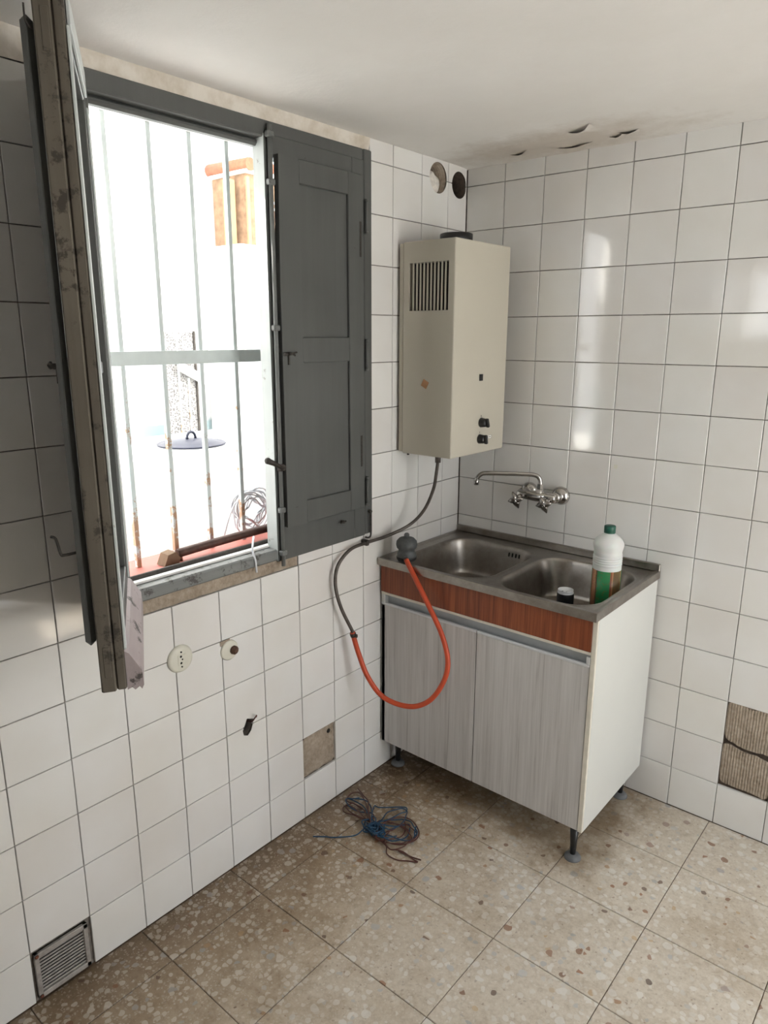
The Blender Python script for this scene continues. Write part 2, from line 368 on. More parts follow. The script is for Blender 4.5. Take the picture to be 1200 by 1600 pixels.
tag(MB().box((-.21, YB-.2, 2.352), (-.05, 2.2, 4.6)).build('wall_bounce', 'white_wall'), kind='structure')  # unseen facade added to bounce sunlight into the courtyard and window
def rect_sub(rs, h):
    out = []
    for (a, b, c, d) in rs:
        x0, x1, y0, y1 = h
        if x1 <= a or x0 >= b or y1 <= c or y0 >= d: out.append((a, b, c, d)); continue
        if x0 > a: out.append((a, x0, c, d))
        if x1 < b: out.append((x1, b, c, d))
        m0, m1 = max(a, x0), min(b, x1)
        if y0 > c: out.append((m0, m1, c, y0))
        if y1 < d: out.append((m0, m1, y1, d))
    return [q for q in out if q[1]-q[0] > .011 and q[3]-q[2] > .011]
tile_cache = {}
def tile_mesh(w_, h_, th=.009, bev=.0011):
    k = (round(w_, 4), round(h_, 4), th)
    if k in tile_cache: return tile_cache[k]
    # slab in local yz plane (centre at origin), front face at x=0
    bm = bmesh.new(); W, H = w_/2, h_/2
    rings = [[(-th, -W, -H), (-th, W, -H), (-th, W, H), (-th, -W, H)], [(-bev, -W, -H), (-bev, W, -H), (-bev, W, H), (-bev, -W, H)],
             [(0, -W+bev, -H+bev), (0, W-bev, -H+bev), (0, W-bev, H-bev), (0, -W+bev, H-bev)]]
    V = [[bm.verts.new(c) for c in r] for r in rings]
    for A, B in zip(V, V[1:]):
        for i in range(4): bm.faces.new((A[i], A[(i+1) % 4], B[(i+1) % 4], B[i]))
    bm.faces.new(V[2]); bmesh.ops.recalc_face_normals(bm, faces=bm.faces)
    bmesh.ops.recalc_face_normals(bm, faces=bm.faces)
    m = bpy.data.meshes.new('tile'); bm.to_mesh(m); bm.free(); m.materials.append(MAT['glazed_tile']); tile_cache[k] = m; return m
def jit(a): return random.uniform(-a, a)
# left wall tiles
vy = lambda k: B0 - T*(10-k)
rz = lambda j: Z0 - T*j
cols = [(vy(k), vy(k+1)) for k in range(-5, 10)] + [(vy(10), -.0012)]
rows = [(rz(j+1), rz(j)) for j in range(0, 13)] + [(.0, rz(13))]
holes_left = [(WY0, -.8644, rz(8)-.001, 3), (-.8644, WY1, .934, 3), (vy(5), vy(6), rz(13), rz(12)), (vy(-1), vy(0), 0, rz(13))]
def put_left(a, b, c, d):
    w_, h_ = b-a-2*JO, d-c-2*JO
    cut = []
    for (cy, cz, rad, cu) in ((FA[0], FA[1], .05, cutA), (FB[0], FB[1], .045, cutB), (-1.085, .443, .025, cutH)):
        if a < cy+rad and b > cy-rad and c < cz+rad and d > cz-rad: cut.append(cu)
    me = tile_mesh(w_, h_)
    o = link('tile', me if not cut else me.copy(), None, wl, (jit(.0004), (a+b)/2, (c+d)/2), (0, R(jit(.22)), R(jit(.22))))
    if cut: boolean(o, cut)
for (a, b) in cols:
    for (c, d) in rows:
        rs = [(a, b, c, d)]
        for h in holes_left: rs = rect_sub(rs, h)
        for q in rs: put_left(*q)
    if a > -.60:
        c, d = rz(0), ZC
        rs = rect_sub([(a, b, c, d)], (WY0, WY1, .9, 3))
        for q in rs: put_left(*q)
# right wall tiles
colsR = [(.0012, A0)] + [(A0+T*k, A0+T*(k+1)) for k in range(0, 11)]
holes_right = [(A0+T*6, A0+T*7, rz(13), rz(11))]
for (a, b) in colsR:
    for (c, d) in rows + [(rz(0), ZC)]:
        rs = [(a, b, c, d)]
        for h in holes_right: rs = rect_sub(rs, h)
        for (a2, b2, c2, d2) in rs:
            me = tile_mesh(b2-a2-2*JO, d2-c2-2*JO)
            link('tile', me, None, wr, ((a2+b2)/2, jit(.0004), (c2+d2)/2), (R(jit(.22)), 0, R(-90+jit(.25))))
# rest of those two walls, out of the picture, tiled by material
m_ = MB().box((-.009, YB, 0), (-.0005, vy(-5)-.002, rz(0))).build('tile_field', 'wall_tiles_far', wl); m_['kind'] = 'stuff'
m_ = MB().box((A0+T*11+.002, 0.0005, 0), (XE, .009, ZC)).build('tile_field', 'wall_tiles_far', wr); m_['kind'] = 'stuff'
kill([cutA, cutB, cutH])
# flue linings
def lining(cy, cz, r, depth, mat):
    b = MB(); n = 28
    prof = [(r+.006, -.007), (r-.001, -.007), (r-.003, -.05), (r-.002, -depth), (0, -depth)]
    return b.lathe(prof, (0, cy, cz), (1, 0, 0), n).build('flue_lining', mat, wl)
lining(FA[0], FA[1], .0495, .09, 'mortar'); lining(FB[0], FB[1], .0445, .17, 'dirt_dark')
# crumpled filling in the first flue hole
b = MB(); bmesh.ops.create_icosphere(b.bm, subdivisions=3, radius=.037)
for v in b.bm.verts:
    k = 1 + .35*noise.noise(v.co*38); v.co = Vector((v.co.x*.45*k, v.co.y*k, v.co.z*k)); 
for f in b.bm.faces: f.smooth = True
b.build('plaster_plug', 'ivory_fill', wl, (-.030, FA[0]-.003, FA[1]-.012))
# mortar patches of missing tiles
def rough_patch(name, poly, mat, parent, plane, base, thick, seed):
    # poly in wall plane; faceted slab with noisy surface
    b = MB(); n = 14
    us = [q[0] for q in poly]; vs2 = [q[1] for q in poly]
    fn = b.bm
    u0, u1, v0, v1 = min(us), max(us), min(vs2), max(vs2); grid = []
    for i in range(n+1):
        row = []
        for j in range(n+1):
            s_, t_ = i/n, j/n
            # bilinear over 4 corner poly
            P = [Vector((*q, 0)) for q in poly]
            q = (P[0]*(1-s_)+P[1]*s_)*(1-t_) + (P[3]*(1-s_)+P[2]*s_)*t_
            edge = min(s_, 1-s_, t_, 1-t_)
            q = q + Vector((noise.noise(Vector((q.x*60, q.y*60, seed)))*.004, noise.noise(Vector((q.x*60, q.y*60, seed+9)))*.004, 0))*(1 if edge < .01 else .4)
            h = thick*(1 if edge > .01 else .0) + .0016*noise.noise(Vector((q.x*45, q.y*45, seed+4)))
            if plane == 'x': co = (base+h, q.x, q.y)
            else: co = (q.x, base-h, q.y)
            row.append(fn.verts.new(co))
        grid.append(row)
    for i in range(n):
        for j in range(n): fn.faces.new((grid[i][j], grid[i+1][j], grid[i+1][j+1], grid[i][j+1]))
    me = b.me(name, True)
    return link(name, me, mat, parent)
rough_patch('mortar_patch', [(vy(5)+.001, rz(13)+.002), (vy(6)-.001, rz(13)+.002), (vy(6)-.001, rz(12)-.002), (vy(5)+.001, rz(12)-.002)], 'mortar', wl, 'x', -.008, .0045, 1)
MB().lathe([(0, .0), (.008, .0), (.008, -.004), (0, -.004)], (-.0018, -.745, .272), (1, 0, 0), 12).build('plug_hole', 'dark_void', wl)
MB().box((-.0079, vy(5)+.002, rz(13)+.002), (-.0074, vy(6)-.002, rz(12)-.002)).build('mortar_bed', 'dirt_dark', wl)
x0, x1 = A0+T*6, A0+T*7
MB().box((x0+.001, .0074, rz(13)+.001), (x1-.001, .0079, rz(11)-.001)).build('mortar_bed', 'dirt_dark', wr)
def pad(poly, seed):
    b = MB(); n = 18; cx = sum(q[0] for q in poly)/len(poly); cz = sum(q[1] for q in poly)/len(poly)
    pts = smooth_path([(q[0], 0, q[1]) for q in poly], 5, True); N = len(pts)
    rings = []
    for k, (s_, h) in enumerate(((1.0, 0), (.985, .0045), (.75, .0052), (.4, .005))):
        ring = []
        for i, q in enumerate(pts):
            x = cx+(q.x-cx)*s_; z = cz+(q.z-cz)*s_
            if k < 2: x += .0022*noise.noise(Vector((x*130, z*130, seed))); z += .0022*noise.noise(Vector((x*130, z*130, seed+5)))
            x = min(max(x, x0+.0015), x1-.0015)
            ring.append(b.bm.verts.new((x, .0075-h-.0009*noise.noise(Vector((x*70, z*70, seed))), z)))
        rings.append(ring)
    for A, B in zip(rings, rings[1:]):
        for i in range(N): b.bm.faces.new((A[i], A[(i+1) % N], B[(i+1) % N], B[i]))
    c = b.bm.verts.new((cx, .0024, cz))
    for i in range(N): b.bm.faces.new((rings[-1][i], rings[-1][(i+1) % N], c))
    b.build('mortar_patch', 'mortar', wr)
zt, zm, zb = rz(11), rz(12), rz(13)
pad([(x0+.002, zt-.004), (x0+.075, zt-.003), (x1-.002, zt-.003), (x1-.002, zm+.02), (x1-.03, zm+.008), (x0+.07, zm+.004), (x0+.035, zm+.012), (x0+.002, zm+.034)], 1)
pad([(x0+.002, zm-.002), (x0+.06, zm-.006), (x1-.04, zm-.008), (x1-.004, zm-.03), (x1-.003, zb+.012), (x0+.1, zb+.010), (x0+.03, zb+.010), (x0+.003, zb+.028)], 2)
# plaster strip and mortar band round the window
b = MB(); n = 60
pr_ = []
for i in range(n+1):
    y = YB + (WY1-YB)*i/n
    pr_.append(y)
def strip(name, y0, y1, zf0, zf1, xf, mat, n=50):
    b = MB(); g = []
    for i in range(n+1):
        y = y0+(y1-y0)*i/n; r_ = []
        for j in range(7):
            s_ = j/6; z = zf0(y)+(zf1(y)-zf0(y))*s_
            r_.append(b.bm.verts.new((xf(y, s_), y, z)))
        g.append(r_)
    for i in range(n):
        for j in range(6):
            f = b.bm.faces.new((g[i][j], g[i+1][j], g[i+1][j+1], g[i][j+1])); f.smooth = True
    return link(name, b.me(name), mat, wl)
nn = lambda y, k, s: noise.noise(Vector((y*k, s, 0)))
strip('plaster_band', WY0-.02, WY1, lambda y: 2.108, lambda y: ZC+.01, lambda y, s: -.004 + .010*s**2 + .004*nn(y, 9, s*3), 'lintel_plaster')
strip('plaster_band', YB, WY0-.01, lambda y: rz(0)+.002+.003*nn(y, 8, 5), lambda y: ZC+.01, lambda y, s: -.001 + .006*s**2 + .003*nn(y, 9, s*3), 'lintel_plaster')
strip('mortar_band', WY0, -.866, lambda y: rz(8)+.001+.0015*nn(y, 40, 2), lambda y: .936+.002*nn(y, 30, 3), lambda y, s: -.004+.003*nn(y, 30, s*6), 'mortar', 80)

# ---------------------------------------------------------------- floor and ceiling
fl_ = MB().box((-.25, YB-.1, -.2), (XE+.2, .2, -.003)).build('floor', 'floor_joint'); tag(fl_, kind='structure')
FS = .30013; FX, FY, FR = .1457, -.5807, -.0035
ftc = {}
def ftile(w_, h_):
    k = (round(w_, 4), round(h_, 4))
    if k not in ftc:
        bv = .0012; W, H = w_/2, h_/2; bm = bmesh.new()
        rings = [[(-W, -H, -.02), (W, -H, -.02), (W, H, -.02), (-W, H, -.02)], [(-W, -H, -bv), (W, -H, -bv), (W, H, -bv), (-W, H, -bv)], [(-W+bv, -H+bv, 0), (W-bv, -H+bv, 0), (W-bv, H-bv, 0), (-W+bv, H-bv, 0)]]
        V = [[bm.verts.new(c) for c in r] for r in rings]
        for A, B in zip(V, V[1:]):
            for i in range(4): bm.faces.new((A[i], A[(i+1) % 4], B[(i+1) % 4], B[i]))
        bm.faces.new(V[2]); bmesh.ops.recalc_face_normals(bm, faces=bm.faces)
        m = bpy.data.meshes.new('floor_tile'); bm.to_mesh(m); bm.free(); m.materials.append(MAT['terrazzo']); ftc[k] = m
    return ftc[k]
for i in range(-1, 9):
    for j in range(-2, 11):
        x0, x1, y0, y1 = FX+FS*i, FX+FS*(i+1), FY-FS*(j+1)+FS, FY-FS*j+FS
        x0, x1, y0, y1 = max(x0, .001), min(x1, XE), max(y0, YB), min(y1, -.001)
        if x1-x0 < .01 or y1-y0 < .01: continue
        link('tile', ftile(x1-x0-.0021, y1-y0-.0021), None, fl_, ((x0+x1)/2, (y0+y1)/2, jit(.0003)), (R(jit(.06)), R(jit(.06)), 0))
# ceiling
b = MB(); nx, ny = 70, 90; g = []
def ceil_z(x, y):
    z = ZC + .0025*noise.noise(Vector((x*2.2, y*2.2, 1)))
    e = math.exp(-(((x-.45)/.35)**2 + ((y+.12)/.12)**2)); z += e*.006*noise.noise(Vector((x*14, y*18, 4))) - .004*e
    z -= .010*math.exp(-max(0, -y)/.05)*.5
    if -1.6 < y < -.4: z -= .003*math.exp(-x/.05)*(1 if y < -.55 else (-y-.4)/.15)
    return z
for i in range(nx+1):
    x = -.1 + (XE+.15)*(i/nx)**1.5; row = []
    for j in range(ny+1):
        y = .05 - (-YB+.1)*(j/ny)**1.5
        row.append(b.bm.verts.new((x, y, ceil_z(max(x, 0), min(y, 0)))))
    g.append(row)
for i in range(nx):
    for j in range(ny):
        f = b.bm.faces.new((g[i][j], g[i][j+1], g[i+1][j+1], g[i+1][j])); f.smooth = True
b.box((-.3, YB-.2, 2.2), (XE+.2, .25, 2.4))
ceil = b.build('ceiling', 'ceiling_paint'); tag(ceil, kind='structure')
# curled paint flakes on the ceiling
def flake(p0, p1, width, lift, side):
    b = MB(); a, c = Vector(p0), Vector(p1); d = c-a; nrm = Vector((-d.y, d.x, 0)).normalized()*side; N = 10; g = []
    for i in range(N+1):
        s_ = i/N; bow = math.sin(math.pi*s_); q = a+d*s_ + nrm*.008*bow; row = []
        for j in range(5):
            t_ = j/4; k = q + nrm*width*t_*(.25+.75*bow)
            row.append(b.bm.verts.new((k.x, k.y, ZC-.004 - lift*bow*(1-t_)**1.6 + .001*noise.noise(Vector((k.x*50, k.y*50, 1))))))
        g.append(row)
    for i in range(N):
        for j in range(4):
            f = b.bm.faces.new((g[i][j], g[i+1][j], g[i+1][j+1], g[i][j+1])); f.smooth = True
    return b.build('paint_flake', 'ceiling_paint', ceil)
flake((.484, -.206, 0), (.568, -.246, 0), .05, .009, 1)
flake((.37, -.073, 0), (.51, -.078, 0), .045, .008, 1)
flake((.555, -.092, 0), (.61, -.102, 0), .035, .006, 1)
flake((.59, -.114, 0), (.665, -.126, 0), .045, .008, 1)
flake((.22, -.085, 0), (.29, -.10, 0), .04, .006, 1)

# ---------------------------------------------------------------- window frame
win = tag(empty('window_1', (0, -.985, .9)), kind='structure')
def wbox(name, a, b, mat, bev=.003, parent=win):
    o = MB().box(a, b, bev).build(name, mat); o.parent = parent
    o.matrix_parent_inverse = Matrix.Translation(-Vector(parent.location)) if parent.rotation_euler.z == 0 else parent.matrix_world.inverted()
    return o
wbox('jamb', (-.075, -1.500, .93), (.000, -1.421, 2.075), 'grey_paint')
wbox('jamb', (-.075, -.562, .93), (.008, -.526, 2.119), 'grey_paint')
wbox('head', (-.075, -1.500, 2.078), (.006, -.5625, 2.119), 'grey_paint')
wbox('bead', (-.045, -1.42, 2.060), (-.018, -.563, 2.0775), 'grey_paint', .006)
wbox('bottom_rail', (-.052, -1.420, .932), (.006, -.563, .966), 'grey_paint_worn', .004)
wbox('rail_strip', (-.048, -1.418, .9665), (-.030, -.563, .9735), 'white_trim', .001)
wbox('weather_strip', (-.062, -1.418, .945), (-.0525, -.563, .983), 'dark_iron', .002)
sb = MB().prism([(-.24, .9255), (-.0635, .9255), (-.0635, .972), (-.24, .960)], 1, -1.424, -.556).build('window_sill', 'sill_red'); sb.parent = win; sb.matrix_parent_inverse = Matrix.Translation(-Vector(win.location))
# reveal lining (white, pale blue low down)
spl = lambda z0, z1: MB().prism([(-.0765, -1.4215), (-.2005, -1.626), (-.2005, -1.634), (-.0765, -1.4265)], 2, z0, z1)
for nm, mb, mt in (('reveal_dado', spl(.975, 1.30), 'pale_blue'), ('reveal', spl(1.301, 2.099), 'white_wall'), ('reveal', MB().box((-.201, -.562, .975), (-.076, -.5555, 2.10)), 'white_wall'), ('reveal', MB().box((-.201, -1.420, 2.092), (-.076, -.5625, 2.101)), 'white_wall')):
    o = mb.build(nm, mt); o.parent = win; o.matrix_parent_inverse = Matrix.Translation(-Vector(win.location))

# ---------------------------------------------------------------- window leaves
def leaf(name, loc, rotz, flip, label, W=.39, zb=.928, TH=.044):
    # local: hinge at y=0, free edge at y=W*sgn; x=0 room face, outside face at -0.044; z from sill
    t = empty(name, loc, (0, 0, rotz)); s = -1 if flip else 1
    def P(nm, a, c, mat, bev=.002, par=None):
        a = (a[0], a[1]*s, a[2]); c = (c[0], c[1]*s, c[2])
        return MB().box(a, c, bev).build(nm, mat, par or t)
    zt = 2.088
    em = 'old_edge' if not flip else 'grey_paint'
    P('stile', (-.044, 0, zb), (0, .052, zt), 'grey_paint')
    if not flip:
        # old unpainted edge: stepped rebate, mortise patch
        P('stile', (-.026, W-.03, zb), (0, W, zt), 'old_edge', .0025)
        P('stile', (-.044, W-.028, zb), (-.0265, W-.004, zt), 'old_edge', .003)
        P('mortise_patch', (-.020, W-.004, zb+.03), (-.008, W+.0012, zb+.09), 'old_edge', .001)
        P('mortise_patch', (-.022, W-.004, zt-.10), (-.010, W+.0012, zt-.04), 'old_edge', .001)
        b = MB(); b.tube(smooth_path([(.003, W-.012, 2.02), (.008, W-.006, 2.022), (.011, W-.006, 2.03), (.011, W-.006, 2.05)], 4), .0016, 6); b.build('hook', 'dark_iron', t)
    else:
        P('stile', (-.044, W-.027, zb), (0, W-.0015, zt), 'grey_paint')
        P('edge_strip', (-.044, W-.0014, zb+.002), (-.001, W, zt-.002), 'pale_paint', .0004)
    y0, y1 = .0525, W-(.0305 if not flip else .0275)
    P('rail', (-.044, y0, zb), (0, y1, zb+.118), 'grey_paint')
    P('rail', (-.044, y0, zt-.055), (0, y1, zt), 'grey_paint' if flip else 'grey_paint')
    pane = P('pane', (-.026, y0-.004, zb+.116), (-.022, y1+.004, zt-.053), 'glass', 0)
    P('glazing_bar', (-.034, y0, 1.50), (-.010, y1, 1.525), 'grey_paint', .002)
    # drip rail on the outside
    if not flip:
        b = MB(); prof = [(-.0445, zb+.075), (-.052, zb+.07), (-.072, zb+.035), (-.074, zb+.004), (-.070, zb-.004), (-.066, zb+.002), (-.058, zb-.004), (-.053, zb+.002), (-.0445, zb-.002)]
        b.prism(prof, 1, .01, W-.006).build('drip_rail', 'lilac_paint', t)
        P('face_moulding', (-.050, y0, zt-.05), (-.0445, y1, zt-.004), 'pale_paint', .001)
        for yy in (.004, W-.026): P('face_moulding', (-.049, yy, zb+.08), (-.0445, yy+.022, zt-.06), 'pale_paint', .001)
    # inner shutter
    a, c = .030, W-.036
    z0, z1 = 1.032, 2.040
    sh = MB()
    o1, o2 = a*s, c*s
    fw = .072
    bt = (.002, .020)
    def sbx(p, q, bev=.002): sh.box((p[0], p[1]*s, p[2]), (q[0], q[1]*s, q[2]), bev)
    sbx((bt[0], a, z0), (bt[1], a+.060, z1))
    if flip:
        # free-side stile leans off the leaf a little towards the top
        poly = [(c-.068, z0), (c+.0105, z0), (c+.0105, 1.74), (c+.0045, z1), (c-.068, z1)]
        sh.prism([(q[0]*s, q[1]) for q in poly], 0, *bt)
    else:
        sbx((bt[0], c-.068, z0), (bt[1], c+.024, z1), .008)
    m0, m1 = a+.0595, c-.0675
    sbx((bt[0], m0, z1-.062), (bt[1], m1, z1)); sbx((bt[0], m0, 1.504), (bt[1], m1, 1.575)); sbx((bt[0], m0, z0), (bt[1], m1, z0+.068))
    so = sh.build('shutter', 'grey_paint', t)
    for (pz0, pz1) in ((z0+.067, 1.505), (1.574, z1-.061)):
        P('panel', (.0035, m0-.002, pz0), (.0115, m1+.002, pz1), 'grey_paint', .001, so)
    for hz in (1.22, 1.86): P('shutter_hinge', (.0195, a+.004, hz-.05), (.0215, a+.012, hz+.05), 'dark_iron', .0006, so)
    # latch of the shutter
    b = MB(); lz = 1.53; ly = (c-.012)*s
    b.cyl((.019, ly, lz), (.034, ly, lz), .004, n=10); b.tube([(.033, ly-.012*s, lz-.004), (.034, ly, lz), (.033, ly+.018*-s, lz+.004)], .003, 6)
    b.box((.020, ly-.004, lz-.03), (.024, ly+.001, lz)); b.tube([(.02, ly, lz), (.024, ly+.02*s, lz-.001)], .005, 8)
    b.build('shutter_latch', 'dark_iron', so)
    # leaf hinges
    for hz in (1.08, 1.52, 1.93):
        b = MB(); b.cyl((.006, -.004*s, hz-.045), (.006, -.004*s, hz+.045), .0045, n=10)
        for q in (-.045, .045): b.cyl((.006, -.004*s, hz+q-.004), (.006, -.004*s, hz+q+.004), .006, n=10)
        b.build('hinge', 'grey_paint', t)
    b = MB(); b.cyl((0.0, .115*s, .998), (.012, .115*s, .998), .005, n=10); b.tube([(.011, .105*s, .999), (.011, .13*s, .997)], .0028, 6); b.build('stay_knob', 'dark_iron', t)
    if flip:
        # bolt rod with handle
        ry = (W-.0135)*s
        b = MB(); b.cyl((.0085, ry, .915), (.0085, ry, 2.108), .0062, n=12); b.build('bolt_rod', 'rod_paint', t)
        for gz in (.955, 1.085, 1.60, 1.97, 2.085):
            MB().box((0, ry-.011, gz-.008), (.0165, ry+.011, gz+.008), .003).build('bolt_guide', 'rod_paint', t)
        b = MB(); b.cyl((.004, ry, 1.206), (.022, ry, 1.214), .010, n=12)
        b.tube([(.018, ry, 1.211), (.026, ry-.02, 1.220), (.033, ry-.045, 1.232), (.036, ry-.066, 1.241)], [.0065, .0062, .0072, .0085], 10)
        bmesh.ops.create_uvsphere(b.bm, u_segments=10, v_segments=8, radius=.0095, matrix=Matrix.Translation((.0365, ry-.070, 1.243)))
        b.build('bolt_handle', 'dark_iron', t)
        b = MB(); b.cyl((.004, ry+.012*1, 1.53), (.004, ry+.012, 1.55), .004, n=8); b.build('bolt_pin', 'dark_iron', t)
    else:
        b = MB(); b.tube(smooth_path([(.019, c-.0, 1.205), (.040, c+.005, 1.203), (.046, c+.005, 1.206), (.052, c, 1.232), (.060, c-.004, 1.236)], 4), .0026, 7); b.build('hook', 'dark_iron', so)
    tag(t, label, 'window leaf')
    return t
leaf('window_leaf', (.004, -1.482, 0), -R(121.4), False, 'weathered window leaf swung open into the room showing its bare brown wooden edge', .4486, .943)
leaf('window_leaf', (.008, -.5635, 0), 0, True, 'closed grey window leaf with panelled inner shutter next to the water heater', .3885)

# wall hook/bolt near right jamb bottom
b = MB(); b.cyl((.0085, -.546, 1.008), (.020, -.546, 1.008), .0055, n=10)
b.tube(smooth_path([(.017, -.546, 1.008), (.018, -.5455, .96), (.017, -.546, .925), (.014, -.556, .918), (.012, -.566, .922)], 5), .0032, 7)
bs = b.build('stay_hook', 'dark_iron'); tag(bs, 'small dark iron stay hook hanging on the right window jamb', 'hook')

# ---------------------------------------------------------------- grille and things on the sill
gr_ = tag(empty('window_grille', (-.16, -.985, .965)), 'pale blue iron window grille of thin bars with one flat crossbar', 'grille')
def gpart(name, mb, mat):
    o = mb.build(name, mat); o.parent = gr_; o.matrix_parent_inverse = Matrix.Translation(-Vector(gr_.location)); return o
for y in (-1.306, -1.186, -1.066, -.945, -.825, -.705, -.60):
    gpart('bar', MB().box((-.165, y-.0065, .9655), (-.152, y+.0065, 2.0918), .001), 'bar_rusty')
gpart('crossbar', MB().box((-.150, -1.4208, 1.504), (-.1445, -.5625, 1.540), .001), 'bar_paint')
# blue-white strip standing at the left reveal
# rusty bar lying on sill + wooden wedge
b = MB(); b.tube(smooth_path([(-.115, -1.212, .9905), (-.112, -1.1, .995), (-.108, -.95, .999), (-.105, -.80, 1.001)], 4), .0125, 12); 
o = b.build('rusty_bar', 'rust_pipe'); tag(o, 'dark rusty metal tube lying along the red window sill', 'metal tube')
we = tag(empty('wood_block', (-.112, -1.240, .9695)), 'small reddish wooden block propping the rusty tube on the red sill', 'wood block')
b = MB().prism([(-.028, .0), (.018, .0), (.024, .014), (.010, .034), (-.014, .030)], 0, -.018, .020); o = b.build('block', 'shed_board', we, (0, 0, .001))
b = MB(); b.cyl((.005, .035, .0), (.005, .035, .013), .004, n=8); b.build('nail', 'rust', we)
b = MB(); b.tube(smooth_path([(-.10, -.955, .978), (-.06, -.985, 1.0), (-.02, -1.022, .992), (-.006, -1.035, .978), (.008, -1.038, .955), (.009, -1.037, .935), (.009, -1.036, .918)], 6), .0032, 7)
o = b.build('wire_end', 'white_cable'); tag(o, 'short white wire draped over the grey bottom rail of the window', 'wire')
# coil of pale cable hanging outside
b = MB(); rnd = random.Random(3); pts = []
for k in range(170):
    a_ = k*2*math.pi/15; rr = .055+.022*math.sin(k*.37)+.008*math.sin(k*1.3)
    pts.append((-.205-.014*math.sin(k*.23), -.865+rr*math.cos(a_)*1.0, 1.035+rr*math.sin(a_)*.95))
pts = [(-.20, -.99, .967), (-.20, -.982, .99), (-.2, -.965, 1.03), (-.2, -.94, 1.07), (-.2, -.90, 1.095), (-.2, -.86, 1.10)] + pts
b.tube(smooth_path(pts, 2), .0026, 6); o = b.build('cable_coil', 'white_cable'); tag(o, 'loose coil of pale cable outside the window grille', 'cable')

# ---------------------------------------------------------------- outside
tag(MB().box((-12, -9, -.3), (-.202, 9, -.02)).build('terrace_floor', 'terrace_tiles'), kind='structure')
tag(MB().box((XE+.2, -9, -.3), (12, 9, -.02)).build('yard_ground', 'terrace_tiles'), kind='structure')
tag(MB().box((-3.45, -6, -.02), (-3.2, 5.5, 4.25)).build('wall_courtyard', 'courtyard_wall'), kind='structure')  # courtyard wall, height raised out of view to block most of the sun
tag(MB().box((-1.36, -.98, -.02), (-.82, .9, 1.132), .012, 2).build('wall_low', 'white_wall'), kind='structure')
# enamel lid
ld = tag(empty('pot_lid', (-1.0, -.53, 1.132)), 'blue enamel pot lid with loop handle on the white outdoor ledge', 'lid')
MB().lathe([(0, .026), (.03, .0255), (.07, .022), (.105, .014), (.125, .007), (.134, .006), (.142, .009), (.143, .005), (.138, .001), (0, .001)], n=36).build('dome', 'enamel_blue', ld)
b = MB(); b.tube([(0.0, .021*math.cos(a_), .024+.030*math.sin(a_)**.8 if math.sin(a_) > 0 else .024) for a_ in [math.pi*k/12 for k in range(13)]], .006, 8); b.build('handle', 'enamel_blue', ld)
# perforated sheet panel with rusty posts behind the ledge
mp_ = tag(empty('sheet_panel', (-2.9, .76, -.02)), 'grey perforated metal sheet with rusty posts leaning behind the white ledge', 'metal panel')
MB().box((-.006, -.17, .0), (.0, .10, 1.62)).build('sheet', 'mesh_sheet', mp_)
for y in (-.05, .03): MB().box((.001, y-.006, .3), (.010, y+.006, 1.60 if y < 0 else 1.30)).build('post', 'bar_rusty', mp_)
MB().box((.001, -.18, 1.63), (.016, .115, 1.70)).build('top_rail', 'white_trim', mp_)
MB().box((.001, .09, 0), (.012, .105, 1.64)).build('edge_rail', 'dark_iron', mp_)
o = MB().box((-.15, -.012, -.03), (.15, .012, .03), .003).build('plank', 'white_trim', None, (-2.85, .82, 1.30), (R(28), 0, R(90))); 
o.rotation_euler = (0, R(28), R(90)); tag(o, 'white plank slanting across the perforated metal sheet', 'plank')
# small shed with tile edge
sh = tag(empty('shed', (-2.95, 1.38, -.02)), 'small wooden shed with terracotta roof edge beyond the grille', 'shed')
MB().box((-.2, -.22, 0), (.25, .55, 2.235)).build('plinth', 'white_wall', sh)
MB().box((-.18, -.11, 2.236), (.20, .5, 2.72)).build('board_wall', 'shed_board', sh)
MB().box((.201, -.112, 2.236), (.215, -.085, 2.70)).build('corner_post', 'ochre', sh)
MB().box((.05, -.20, 2.236), (.12, -.145, 2.68)).build('pillar', 'ochre', sh)
MB().box((.201, .02, 2.50), (.212, .5, 2.515)).build('batten', 'white_trim', sh); MB().box((.201, .02, 2.545), (.212, .5, 2.56)).build('batten', 'white_trim', sh)
MB().box((-.2, -.13, 2.721), (.24, .5, 2.745)).build('eave_board', 'white_trim', sh)
for k in range(7): MB().tube([(-.22, -.10+.09*k, 2.79), (.25, -.10+.09*k, 2.775)], .045, 12).build('roof_tile', 'terracotta', sh)
b = MB().box((-.02, -.15, -.03), (.02, .2, .03), .004); o = b.build('brace', 'white_trim', sh, (.24, .22, 2.33), (R(18), 0, 0))

# ---------------------------------------------------------------- water heater
ht = tag(empty('water_heater', (0, -.2325, 1.187)), 'cream gas water heater with side louvres hung on the tiled wall', 'water heater')
HX, HY0, HY1, HZ0, HZ1 = .232, -.395, -.070, 1.189, 1.871
def hp_(name, mb, mat, par=None):
    o = mb.build(name, mat); o.parent = par or ht
    o.matrix_parent_inverse = Matrix.Translation(-Vector(ht.location)); return o
cs = MB().box((.028, HY0, HZ0), (HX, HY1, HZ1), .004, 2).build('casing', 'heater_enamel')
ct = MB().box((.053, HY0-.02, 1.658), (.2075, HY0+.03, 1.805)).build('cut', None)
boolean(cs, [ct]); kill([ct]); cs.parent = ht; cs.matrix_parent_inverse = Matrix.Translation(-Vector(ht.location))
hp_('back_plate', MB().box((.010, HY0+.003, HZ0+.004), (.0275, HY1-.003, HZ1-.003), .002), 'heater_enamel')
hp_('wall_bracket', MB().box((.0015, HY0+.02, HZ0+.03), (.0098, HY1-.02, HZ1-.03)), 'dark_iron')
hp_('louvre_shade', MB().box((.0535, HY0+.026, 1.6585), (.207, HY0+.0295, 1.8045)), 'dark_void')  # dark sheet standing in for the shade inside the louvre opening
